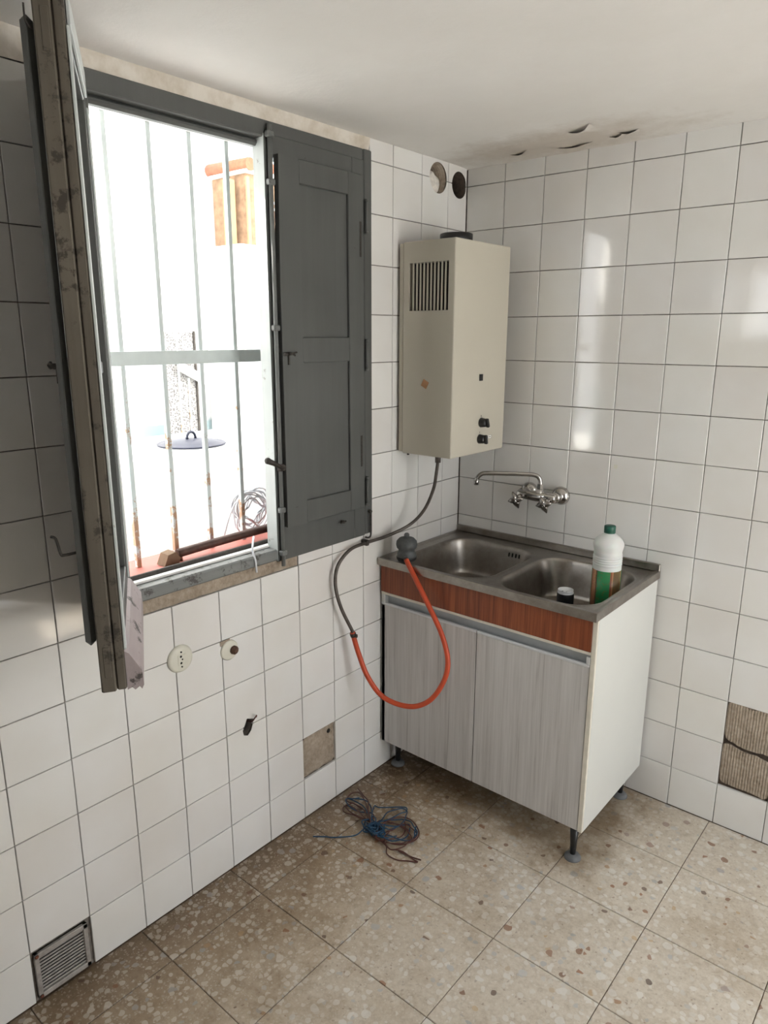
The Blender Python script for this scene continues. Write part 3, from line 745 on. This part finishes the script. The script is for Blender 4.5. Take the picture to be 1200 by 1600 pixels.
ns = 10; pw = (.2075-.053)/11
for k in range(1, 11):
    x = .053 + pw*k + .001
    o = hp_('louvre_slat', MB().box((x-.0026, HY0+.0015, 1.6585), (x+.0026, HY0+.006, 1.8045)), 'heater_enamel', None)
hp_('flue_collar', MB().lathe([(.046, 0), (.054, 0), (.054, .034), (.050, .036), (.046, .034), (.046, 0.0)], (.115, -.225, HZ1-.0005), n=32), 'black_plastic')
b = MB().box((HX+.0002, -.241, 1.434), (HX+.004, -.222, 1.456), .001); hp_('sight_glass', b, 'black_plastic')
for (ky, kz, a_) in ((-.220, 1.2935, 20), (-.226, 1.238, 10)):
    b = MB(); b.lathe([(0, .022), (.0125, .0215), (.0145, .016), (.016, .004), (.0165, 0), (0, 0)], (HX+.0003, ky, kz), (1, 0, 0), 22)
    b.box((HX+.020, ky-.005, kz-.0155), (HX+.032, ky+.005, kz+.0155), .002, rot=Matrix.Rotation(R(a_), 3, 'X'), about=(HX, ky, kz))
    hp_('control_knob', b, 'black_plastic')
    hp_('pointer_mark', MB().box((HX+.0001, ky-.001, kz+.020), (HX+.0006, ky+.001, kz+.025)), 'black_plastic')
lb = hp_('control_label', MB().box((HX+.0001, -.196, 1.2325), (HX+.0007, -.150, 1.2455)), 'white_trim')
for (y0, y1, z0, z1) in ((-.193, -.172, 1.2355, 1.2375), (-.193, -.172, 1.241, 1.2425), (-.171, -.1505, 1.2445, 1.2453), (-.171, -.1505, 1.2327, 1.2335), (-.1515, -.1505, 1.233, 1.2453), (-.171, -.170, 1.233, 1.2453), (-.166, -.156, 1.2385, 1.2398), (-.164, -.1625, 1.237, 1.2412), (-.1595, -.158, 1.237, 1.2412)):
    hp_('label_print', MB().box((HX+.0007, y0, z0), (HX+.001, y1, z1)), 'black_plastic', None)
o = MB().box((-.012, -.0004, -.012), (.012, .0004, .012)).build('sticker', 'sticker_orange', ht, (.1226, HY0-.0006+.2325, 1.4266-1.187), (0, R(28), 0)); o['label'] = 'small orange-brown sticker'
hp_('gas_inlet', MB().cyl((.138, -.335, 1.160), (.138, -.335, 1.192), .010, n=14), 'pipe_steel')
hp_('drain_stub', MB().cyl((.04, -.375, 1.181), (.04, -.375, 1.192), .004, n=8), 'dark_iron')

# ---------------------------------------------------------------- gas pipe, clip, hose, regulator
gp = tag(empty('gas_pipe', (.02, -.573, .905)), 'bare steel gas pipe curving from the heater down along the tiles', 'pipe')
def gpp(name, mb, mat):
    o = mb.build(name, mat); o.parent = gp; o.matrix_parent_inverse = Matrix.Translation(-Vector(gp.location)); return o
pp = [(.138, -.335, 1.165), (.132, -.335, 1.12), (.120, -.334, 1.0627), (.095, -.352, .989), (.06, -.3882, .9371), (.03, -.4711, .9098), (.021, -.5731, .9054), (.0205, -.6522, .899), (.022, -.7126, .8596), (.025, -.7288, .7971), (.035, -.7139, .7182), (.05, -.679, .6324), (.052, -.675, .615)]
gpp('pipe_tube', MB().tube(smooth_path(pp, 7), .0058, 10), 'pipe_steel')
gpp('pipe_clip', MB().box((.0015, -.580, .896), (.030, -.566, .916), .003), 'dark_iron')
hs = tag(empty('gas_hose', (.05, -.68, .63)), 'orange rubber gas hose hanging in a loop before the cabinet doors', 'hose')
hpts = [(.0505, -.6775, .626), (.0606, -.66, .5485), (.0943, -.65, .4667), (.1479, -.63, .4015), (.2337, -.60, .3865), (.2951, -.57, .4192), (.3318, -.545, .4929), (.3369, -.535, .5635), (.3074, -.53, .641), (.2557, -.525, .7149), (.198, -.516, .7842), (.128, -.492, .848)]
o = MB().tube(smooth_path(hpts, 8), .0086, 12).build('hose', 'hose_orange'); o.parent = hs; o.matrix_parent_inverse = Matrix.Translation(-Vector(hs.location))
b = MB(); dv = (Vector(hpts[1])-Vector(hpts[0])).normalized(); c0 = Vector(hpts[0])
b.tube([c0+dv*.004, c0+dv*.016], .0105, 14); b.box(c0+Vector((.008, -.002, -.016)), c0+Vector((.020, .006, -.004)), .002)
o = b.build('hose_clamp', 'dark_iron'); o.parent = hs; o.matrix_parent_inverse = Matrix.Translation(-Vector(hs.location))
rg = tag(empty('gas_regulator', (.098, -.452, .8315)), 'grey gas bottle regulator standing on the sink corner at the hose end', 'regulator')
MB().lathe([(0, 0), (.030, 0), (.0325, .004), (.0325, .026), (.028, .031), (.028, .040), (.034, .045), (.0365, .056), (.035, .068), (.026, .078), (.012, .082), (0, .082)], n=30).build('body', 'regulator_grey', rg)
MB().lathe([(0, .081), (.009, .081), (.009, .092), (.006, .096), (0, .096)], n=16).build('valve_stem', 'regulator_grey', rg)
MB().box((-.004, -.010, .084), (.004, .010, .093), .002).build('lever', 'regulator_grey', rg)
MB().tube([(.012, -.018, .016), (.026, -.036, .016)], [.009, .0088], 12).build('hose_nozzle', 'regulator_grey', rg)
b = MB(); b.lathe([(.030, .006), (.0355, .006), (.0355, .014), (.030, .014)], n=24); b.build('locking_ring', 'black_plastic', rg)

# ---------------------------------------------------------------- sink cabinet
cb = tag(empty('sink_cabinet', (.406, -.25, 0)), 'sink base cabinet with grey wood-grain doors and brown wood fascia', 'cabinet')
def cp(name, mb, mat, par=None):
    o = mb.build(name, mat); o.parent = par or cb; o.matrix_parent_inverse = Matrix.Translation(-Vector(cb.location)); return o
CZ = .116
cp('side_panel', MB().box((.789, -.470, CZ), (.805, -.016, .806), .001), 'white_laminate')
cp('edge_strip', MB().box((.790, -.4795, CZ), (.8045, -.4705, .806), .001), 'edge_band')
cp('side_panel', MB().box((.008, -.478, CZ), (.024, -.016, .806), .001), 'white_laminate')
cp('bottom_panel', MB().box((.0245, -.470, CZ), (.7885, -.016, CZ+.016)), 'white_laminate')
cp('back_panel', MB().box((.0245, -.026, CZ+.017), (.7885, -.020, .64)), 'white_laminate')
for (a, c) in ((.0085, .4055), (.4085, .7885)):
    cp('door', MB().box((a, -.4795+.0015, CZ+.001), (c, -.4715+.0015, .657), .0012), 'grey_oak')
    cp('door_cap', MB().box((a, -.4805, .6572), (c, -.470, .6655), .0015), 'aluminium')
cp('fascia', MB().box((.008, -.4815, .706), (.7895, -.466, .8055), .0008), 'red_wood')
cp('handle_channel', MB().box((.008, -.4805, .6965), (.7895, -.464, .7055), .001), 'edge_band')
b = MB().prism([(-.4775, .6963), (-.4775, .6935), (-.464, .6925), (-.459, .686), (-.459, .657), (-.4545, .657), (-.4545, .6963)], 0, .024, .7885)
cp('grip_profile', b, 'channel_grey')
cp('channel_end', MB().box((.778, -.4798, .666), (.7893, -.470, .6895), .001), 'aluminium')
for (lx, ly) in ((.772, -.456), (.762, -.062), (.040, -.418), (.040, -.062)):
    lg = cp('leg', MB().lathe([(0, .012), (.0085, .012), (.0135, CZ-.001), (0, CZ-.001)], (lx, ly, 0), n=18), 'black_plastic')
    o = MB().lathe([(0, 0), (.026, 0), (.026, .004), (.021, .011), (.009, .0155), (.0, .0155)], (lx, ly, 0), n=24).build('foot', 'grey_plastic'); o.parent = lg

# ---------------------------------------------------------------- sink
sk = tag(empty('double_sink', (.405, -.25, .80)), 'stained stainless steel double bowl sink on the cabinet', 'sink')
SX0, SX1, SY0, SY1, SZ = .005, .806, -.497, -.0015, .8285
bowls = ((.062, .408, -.470, -.070), (.442, .775, -.470, -.070))
def sdr(x, y, b_, rad):
    cx, cy = (b_[0]+b_[1])/2, (b_[2]+b_[3])/2; hx, hy = (b_[1]-b_[0])/2-rad, (b_[3]-b_[2])/2-rad
    qx, qy = abs(x-cx)-hx, abs(y-cy)-hy
    return math.hypot(max(qx, 0), max(qy, 0)) + min(max(qx, qy), 0) - rad
def sm(a, b_, x):
    t_ = max(0, min(1, (x-a)/(b_-a))); return t_*t_*(3-2*t_)
def sink_z(x, y):
    z = SZ
    ed = min(x-SX0, SX1-x, y-SY0)
    z += .0035*(1-sm(.008, .022, ed))
    d = min(sdr(x, y, q, .095) for q in bowls)
    z += .0015*sm(-.0, .004, -abs(d-.006)+.006)
    if d < 0:
        k = -d
        z -= .138*(.06*sm(0, .008, k) + .84*sm(.002, .034, k) + .10*sm(.02, .09, k))
        for q in bowls:
            if sdr(x, y, q, .095) < 0:
                dx, dy = x-(q[0]+q[1])/2, y-((q[2]+q[3])/2+.02); r = math.hypot(dx, dy); z -= .006*(1-sm(.035, .05, r))
    return z
b = MB(); NX, NY = 200, 124; g = []
for i in range(NX+1):
    row = []
    for j in range(NY+1):
        x, y = SX0+(SX1-SX0)*i/NX, SY0+(SY1-SY0)*j/NY
        row.append(b.bm.verts.new((x, y, sink_z(x, y))))
    g.append(row)
for i in range(NX):
    for j in range(NY):
        f = b.bm.faces.new((g[i][j], g[i+1][j], g[i+1][j+1], g[i][j+1])); f.smooth = True
# folded edge
loop = [g[i][0] for i in range(NX+1)] + [g[NX][j] for j in range(1, NY+1)]
low = [b.bm.verts.new((v.co.x, v.co.y, .8062)) for v in loop]
for i in range(len(loop)-1): b.bm.faces.new((loop[i], low[i], low[i+1], loop[i+1]))
loop2 = [g[0][j] for j in range(NY+1)]; low2 = [b.bm.verts.new((v.co.x, v.co.y, .8062)) for v in loop2]
for i in range(len(loop2)-1): b.bm.faces.new((loop2[i], low2[i], low2[i+1], loop2[i+1]))
def kp(name, mb, mat, par=None):
    o = mb.build(name, mat); o.parent = par or sk; o.matrix_parent_inverse = Matrix.Translation(-Vector(sk.location)); return o
kp('basin_plate', b, 'stainless')
kp('backsplash', MB().box((SX0, -.012, SZ+.0005), (SX1, -.0012, .8545), .002), 'stainless')
for q in bowls:
    cx, cy = (q[0]+q[1])/2, (q[2]+q[3])/2+.02; zz = sink_z(cx, cy)
    b = MB().lathe([(0, .001), (.028, .001), (.034, .003), (.038, .002), (.038, 0), (0, 0)], (cx, cy, zz), n=28); dr = kp('drain', b, 'chrome_worn')
    b = MB().lathe([(0, .002), (.008, .002), (.008, .0012), (0, .0012)], (cx, cy, zz), n=12); o = b.build('drain_hole', 'dark_void'); o.parent = dr
for k in range(4):
    x = .285+k*.014
    yy = -.0795; kp('overflow_slot', MB().box((x-.003, yy-.004, .793), (x+.003, yy, .808), .0015, rot=Matrix.Rotation(R(-12), 3, 'X'), about=(x, yy, .80)), 'dark_void')

# ---------------------------------------------------------------- faucet
fc = tag(empty('wall_faucet', (.375, 0, 1.031)), 'chrome two-handle wall faucet with long swivel spout over the sink', 'faucet')
def fp(name, mb, mat='chrome', par=None):
    o = mb.build(name, mat); o.parent = par or fc; o.matrix_parent_inverse = Matrix.Translation(-Vector(fc.location)); return o
for x in (.3128, .4371):
    fp('flange', MB().lathe([(0, 0.0005), (.033, .0005), (.033, .006), (.029, .016), (.020, .022), (.016, .024), (.016, .045), (.019, .046), (.019, .056), (0, .056)], (x, 0, 1.031), (0, -1, 0), 28))
fp('valve_body', MB().tube([(.300, -.064, 1.031), (.306, -.064, 1.031), (.345, -.064, 1.031), (.375, -.064, 1.031), (.405, -.064, 1.031), (.444, -.064, 1.031), (.450, -.064, 1.031)], [.012, .017, .018, .020, .018, .017, .012], 20))
for x in (.318, .428):
    hd = fp('handle', MB().lathe([(.0, -.006), (.010, -.006), (.010, .012), (.006, .018), (.0, .018)], (x, -.082, 1.024), (0, -1, -.25), 16))
    b = MB()
    for k in range(4):
        a_ = k*math.pi/2+.3; ax = Vector((0, -1, -.25)).normalized(); u = Vector((1, 0, 0)); v = ax.cross(u)
        c0 = Vector((x, -.112, 1.0165)); dirv = u*math.cos(a_)+v*math.sin(a_)
        b.tube([c0, c0+dirv*.015, c0+dirv*.032], [.015, .0115, .002], 6)
    b.lathe([(0, -.010), (.013, -.010), (.014, .004), (.009, .013), (0, .014)], (x, -.112, 1.0165), (0, -1, -.25), 8, False)
    o = b.build('star_knob', 'chrome_worn'); o.parent = hd
sp = [(.386, -.064, 1.045), (.386, -.064, 1.082), (.380, -.0675, 1.100), (.366, -.076, 1.1075), (.34, -.091, 1.109), (.27, -.132, 1.109), (.222, -.160, 1.108), (.207, -.169, 1.103), (.197, -.175, 1.090), (.194, -.177, 1.074)]
fp('spout', MB().tube(smooth_path(sp, 6), .0078, 14))
fp('spout_nut', MB().lathe([(0, 0), (.016, 0), (.016, .012), (.012, .014), (.011, .030), (0, .030)], (.386, -.064, 1.046), n=6, smooth=False))
fp('spout_tip', MB().lathe([(0, 0), (.0095, 0), (.0095, .014), (.0085, .016), (0, .016)], (.194, -.177, 1.066), n=16))

# ---------------------------------------------------------------- bottle and can in the right bowl
bx, by = .690, -.165; bz = sink_z(bx, by)+.002
bt = tag(empty('bottle', (bx, by, bz)), 'white plastic bottle with green cap and label in the sink bowl', 'bottle')
prof = [(0, .0), (.040, .0), (.044, .006), (.0445, .02), (.0445, .175), (.0440, .180)]
for k in range(4): prof += [(.0455, .182+.0075*k), (.0455, .1845+.0075*k), (.0400, .1872+.0075*k)]
prof += [(.0445, .214), (.0425, .221), (.0450, .232), (.0475, .242), (.0470, .249), (.042, .260), (.033, .270), (.023, .277), (.0175, .280), (.016, .282), (.016, .290), (0, .290)]
MB().lathe(prof, n=36).build('body', 'bottle_white', bt)
MB().lathe([(.0448, .018), (.0453, .018), (.0453, .165), (.0448, .165)], n=48).build('label', 'bottle_label', bt)['label'] = 'green and brown printed bottle label'
b = MB().lathe([(0, .283), (.0178, .283), (.0178, .304), (.0165, .306), (0, .306)], n=40); b.build('cap', 'cap_green', bt)
cx_, cy_ = .6172, -.2994; cz_ = sink_z(cx_, cy_)+.002
cn = tag(empty('drink_can', (cx_, cy_, cz_)), 'small black drink can with silver top standing in the sink bowl', 'can')
ch = .805-cz_
MB().lathe([(0, .004), (.020, .002), (.0225, 0), (.026, .008), (.0265, .012), (.0265, ch-.014), (.0255, ch-.010)], n=32).build('body', 'can_black', cn)
MB().lathe([(.0256, ch-.010), (.0235, ch-.002), (.0242, ch), (.0232, ch), (.0222, ch-.005), (0, ch-.005)], n=32).build('lid', 'aluminium', cn)
b = MB().box((-.004, -.012, ch-.0048), (.005, .006, ch-.0035), .0004); b.build('pull_tab', 'aluminium', cn)
MB().lathe([(0, ch-.0047), (.0085, ch-.0047), (.0085, ch-.0044), (0, ch-.0044)], (0, -.011, 0), n=14).build('mouth', 'dark_void', cn)

# ---------------------------------------------------------------- wall sockets, vent, sticker
so_ = tag(empty('power_socket', (0, -1.302, .743)), 'round cream wall socket with pin holes on the white tiles', 'socket')
MB().lathe([(0, .009), (.030, .009), (.036, .007), (.0385, .002), (.0385, .0005), (0, .0005)], axis=(1, 0, 0), n=36).build('cover_plate', 'socket_cream', so_)
MB().box((.0088, -.011, -.016), (.0105, .014, .014), .0008).build('insert', 'socket_cream', so_)
for (y, z, r) in ((-.0, .021, .0022), (-.002, .009, .0032), (.002, -.000, .0024), (-.002, -.0095, .0032), (.0, -.021, .0022)):
    MB().lathe([(0, .0108), (r, .0108), (r, .0085), (0, .0085)], (0, y, z), (1, 0, 0), 12).build('pin_hole', 'dark_void', so_)
jb = tag(empty('junction_cover', (0, -1.141, .711)), 'round cream cover with rusty centre screw on the white tiles', 'cover plate')
MB().lathe([(0, .006), (.026, .006), (.0295, .004), (.030, .0005), (0, .0005)], axis=(1, 0, 0), n=32).build('cover_plate', 'socket_cream', jb)
MB().lathe([(.0, .020), (.006, .020), (.009, .017), (.0125, .014), (.0130, .0062), (0, .0062)], (0, .012, -.002), (1, 0, 0), 10, False).build('screw', 'screw_rust', jb)
MB().box((.0006, -.030, .020), (.0025, .004, .034), .0005).build('backing', 'mortar', jb)
# curl of wire sticking out of the chipped hole
b = MB(); b.tube(smooth_path([(-.02, -1.08, .452), (.006, -1.076, .458), (.014, -1.070, .470), (.012, -1.062, .474), (.008, -1.060, .466)], 5), .002, 6)
o = b.build('wire_stub', 'wire_brown'); tag(o, 'short wire stub curling out of the chipped hole in the tiles', 'wire')
b = MB(); b.prism([(q[0], q[1]) for q in hp], 0, -.0295, -.028); o = b.build('hole_back', 'dark_void', wl)
# faint square adhesive mark on the sink wall
MB().box((.620, -.0006, 1.150), (.632, .0, 1.164)).build('adhesive_mark', 'socket_cream', wr)
# floor vent
vt = tag(empty('vent_grille', (0, -1.692, .072)), 'small worn metal louvre vent at floor level in the tiled wall', 'vent')
vw, vh = .133, .128
b = MB()
for (y0, y1, z0, z1) in ((-vw/2, vw/2, vh/2-.013, vh/2), (-vw/2, vw/2, -vh/2, -vh/2+.013), (-vw/2, -vw/2+.011, -vh/2, vh/2), (vw/2-.011, vw/2, -vh/2, vh/2)): b.box((-.004, y0, z0), (.005, y1, z1), .001)
b.build('vent_frame', 'vent_metal', vt)
for k in range(11):
    z = -vh/2+.0175+k*(vh-.035)/10
    MB().box((-.0035, -vw/2+.010, -.0024), (.0005, vw/2-.010, .0020), .0008).build('louvre_slat', 'vent_metal', vt, (0, 0, z))
MB().box((-.0085, -vw/2+.006, -vh/2+.006), (-.0065, vw/2-.006, vh/2-.006)).build('backing', 'dark_void', vt)
MB().lathe([(0, .008), (.004, .007), (.005, .004), (0, .004)], (0, -vw/2+.006, vh/2-.006), (1, 0, 0), 10).build('screw', 'rust', vt)
MB().lathe([(0, .008), (.004, .007), (.005, .004), (0, .004)], (0, -vw/2+.006, -vh/2+.006), (1, 0, 0), 10).build('screw', 'rust', vt)

# ---------------------------------------------------------------- tangle of wire on the floor
wt = tag(empty('wire_tangle', (.24, -.73, 0)), 'tangled bundle of blue and brown electric wire on the terrazzo floor', 'wire bundle')
def wire(pts, mat, nm):
    rnd = random.Random(len(pts)*7+int(1000*pts[0][0]))
    P = [(x, y, .004+abs(z)) for x, y, z in pts]
    o = MB().tube(smooth_path(P, 7), .0021, 6).build(nm, mat); o.parent = wt; o.matrix_parent_inverse = Matrix.Translation(-Vector(wt.location))
wire([(.0898, -.9163, 0), (.12, -.892, 0), (.1458, -.876, .001), (.19, -.83, .002), (.20, -.80, .01), (.205, -.77, .02), (.22, -.76, .02), (.235, -.785, .012), (.215, -.75, .028), (.19, -.74, .022), (.22, -.775, .018), (.255, -.79, .01)], 'wire_blue', 'blue_wire')
wire([(.205, -.765, .02), (.155, -.69, .015), (.17, -.675, .01), (.2275, -.6136, .004), (.245, -.628, .003), (.2415, -.6503, .008), (.235, -.70, .012), (.225, -.75, .02), (.27, -.72, .012), (.2929, -.677, .006), (.31, -.69, .004), (.325, -.73, .004), (.30, -.775, .006), (.26, -.785, .02)], 'wire_blue', 'blue_wire')
wire([(.0298, -.6353, .001), (.08, -.658, .004), (.1155, -.6753, .010), (.15, -.715, .016), (.185, -.745, .02), (.21, -.77, .024), (.17, -.735, .02), (.11, -.685, .01), (.055, -.655, .004), (.035, -.675, .002), (.05, -.715, .003), (.09, -.715, .008), (.14, -.725, .014), (.2, -.765, .02)], 'wire_brown', 'brown_wire')
wire([(.19, -.76, .015), (.12, -.735, .008), (.08, -.73, .003), (.065, -.745, .002), (.085, -.765, .003), (.13, -.76, .008), (.18, -.765, .016)], 'wire_brown', 'brown_wire')
wire([(.245, -.80, .012), (.29, -.79, .006), (.335, -.765, .004), (.355, -.72, .003), (.34, -.68, .003), (.29, -.652, .004), (.25, -.665, .006), (.235, -.72, .012), (.24, -.77, .018), (.27, -.80, .01), (.31, -.745, .006), (.30, -.70, .005), (.265, -.665, .004)], 'wire_brown', 'brown_wire')
wire([(.255, -.80, .01), (.30, -.80, .004), (.325, -.825, .002), (.363, -.8246, .001), (.395, -.805, .001), (.4191, -.7904, .001), (.40, -.79, .001), (.36, -.785, .002), (.33, -.795, .003)], 'wire_brown', 'brown_wire')
wire([(.345, -.792, .002), (.39, -.785, .001), (.4212, -.7753, 0)], 'wire_brown', 'brown_wire')
rnd = random.Random(5); pts = []
for k in range(46):
    a_ = k*1.9; pts.append((.222+.030*math.cos(a_)*rnd.uniform(.5, 1.1)+.02*math.sin(k*.2), -.775+.026*math.sin(a_)*rnd.uniform(.5, 1.1), .004+.026*abs(math.sin(k*.7))*rnd.uniform(.4, 1)))
wire(pts, 'wire_blue', 'blue_wire')
wire([(.05, -.70, .002), (.09, -.70, .005), (.13, -.71, .01), (.19, -.75, .018), (.235, -.79, .014), (.28, -.78, .01), (.30, -.745, .006)], 'wire_blue', 'blue_wire')

for k, (cx, cy, rx, ry, mt) in enumerate(((.29, -.715, .055, .05, 'wire_blue'), (.275, -.745, .07, .045, 'wire_brown'), (.105, -.71, .055, .028, 'wire_blue'), (.31, -.74, .045, .06, 'wire_brown'), (.24, -.69, .035, .06, 'wire_blue'), (.13, -.735, .06, .022, 'wire_brown'))):
    wire([(cx+rx*math.cos(a_*.52+k)*(1+.1*math.sin(a_*2.3+k)), cy+ry*math.sin(a_*.52+k)*(1+.12*math.cos(a_*1.7)), .003+.007*abs(math.sin(a_*.8+k))) for a_ in range(15)], mt, mt[5:]+'_wire')
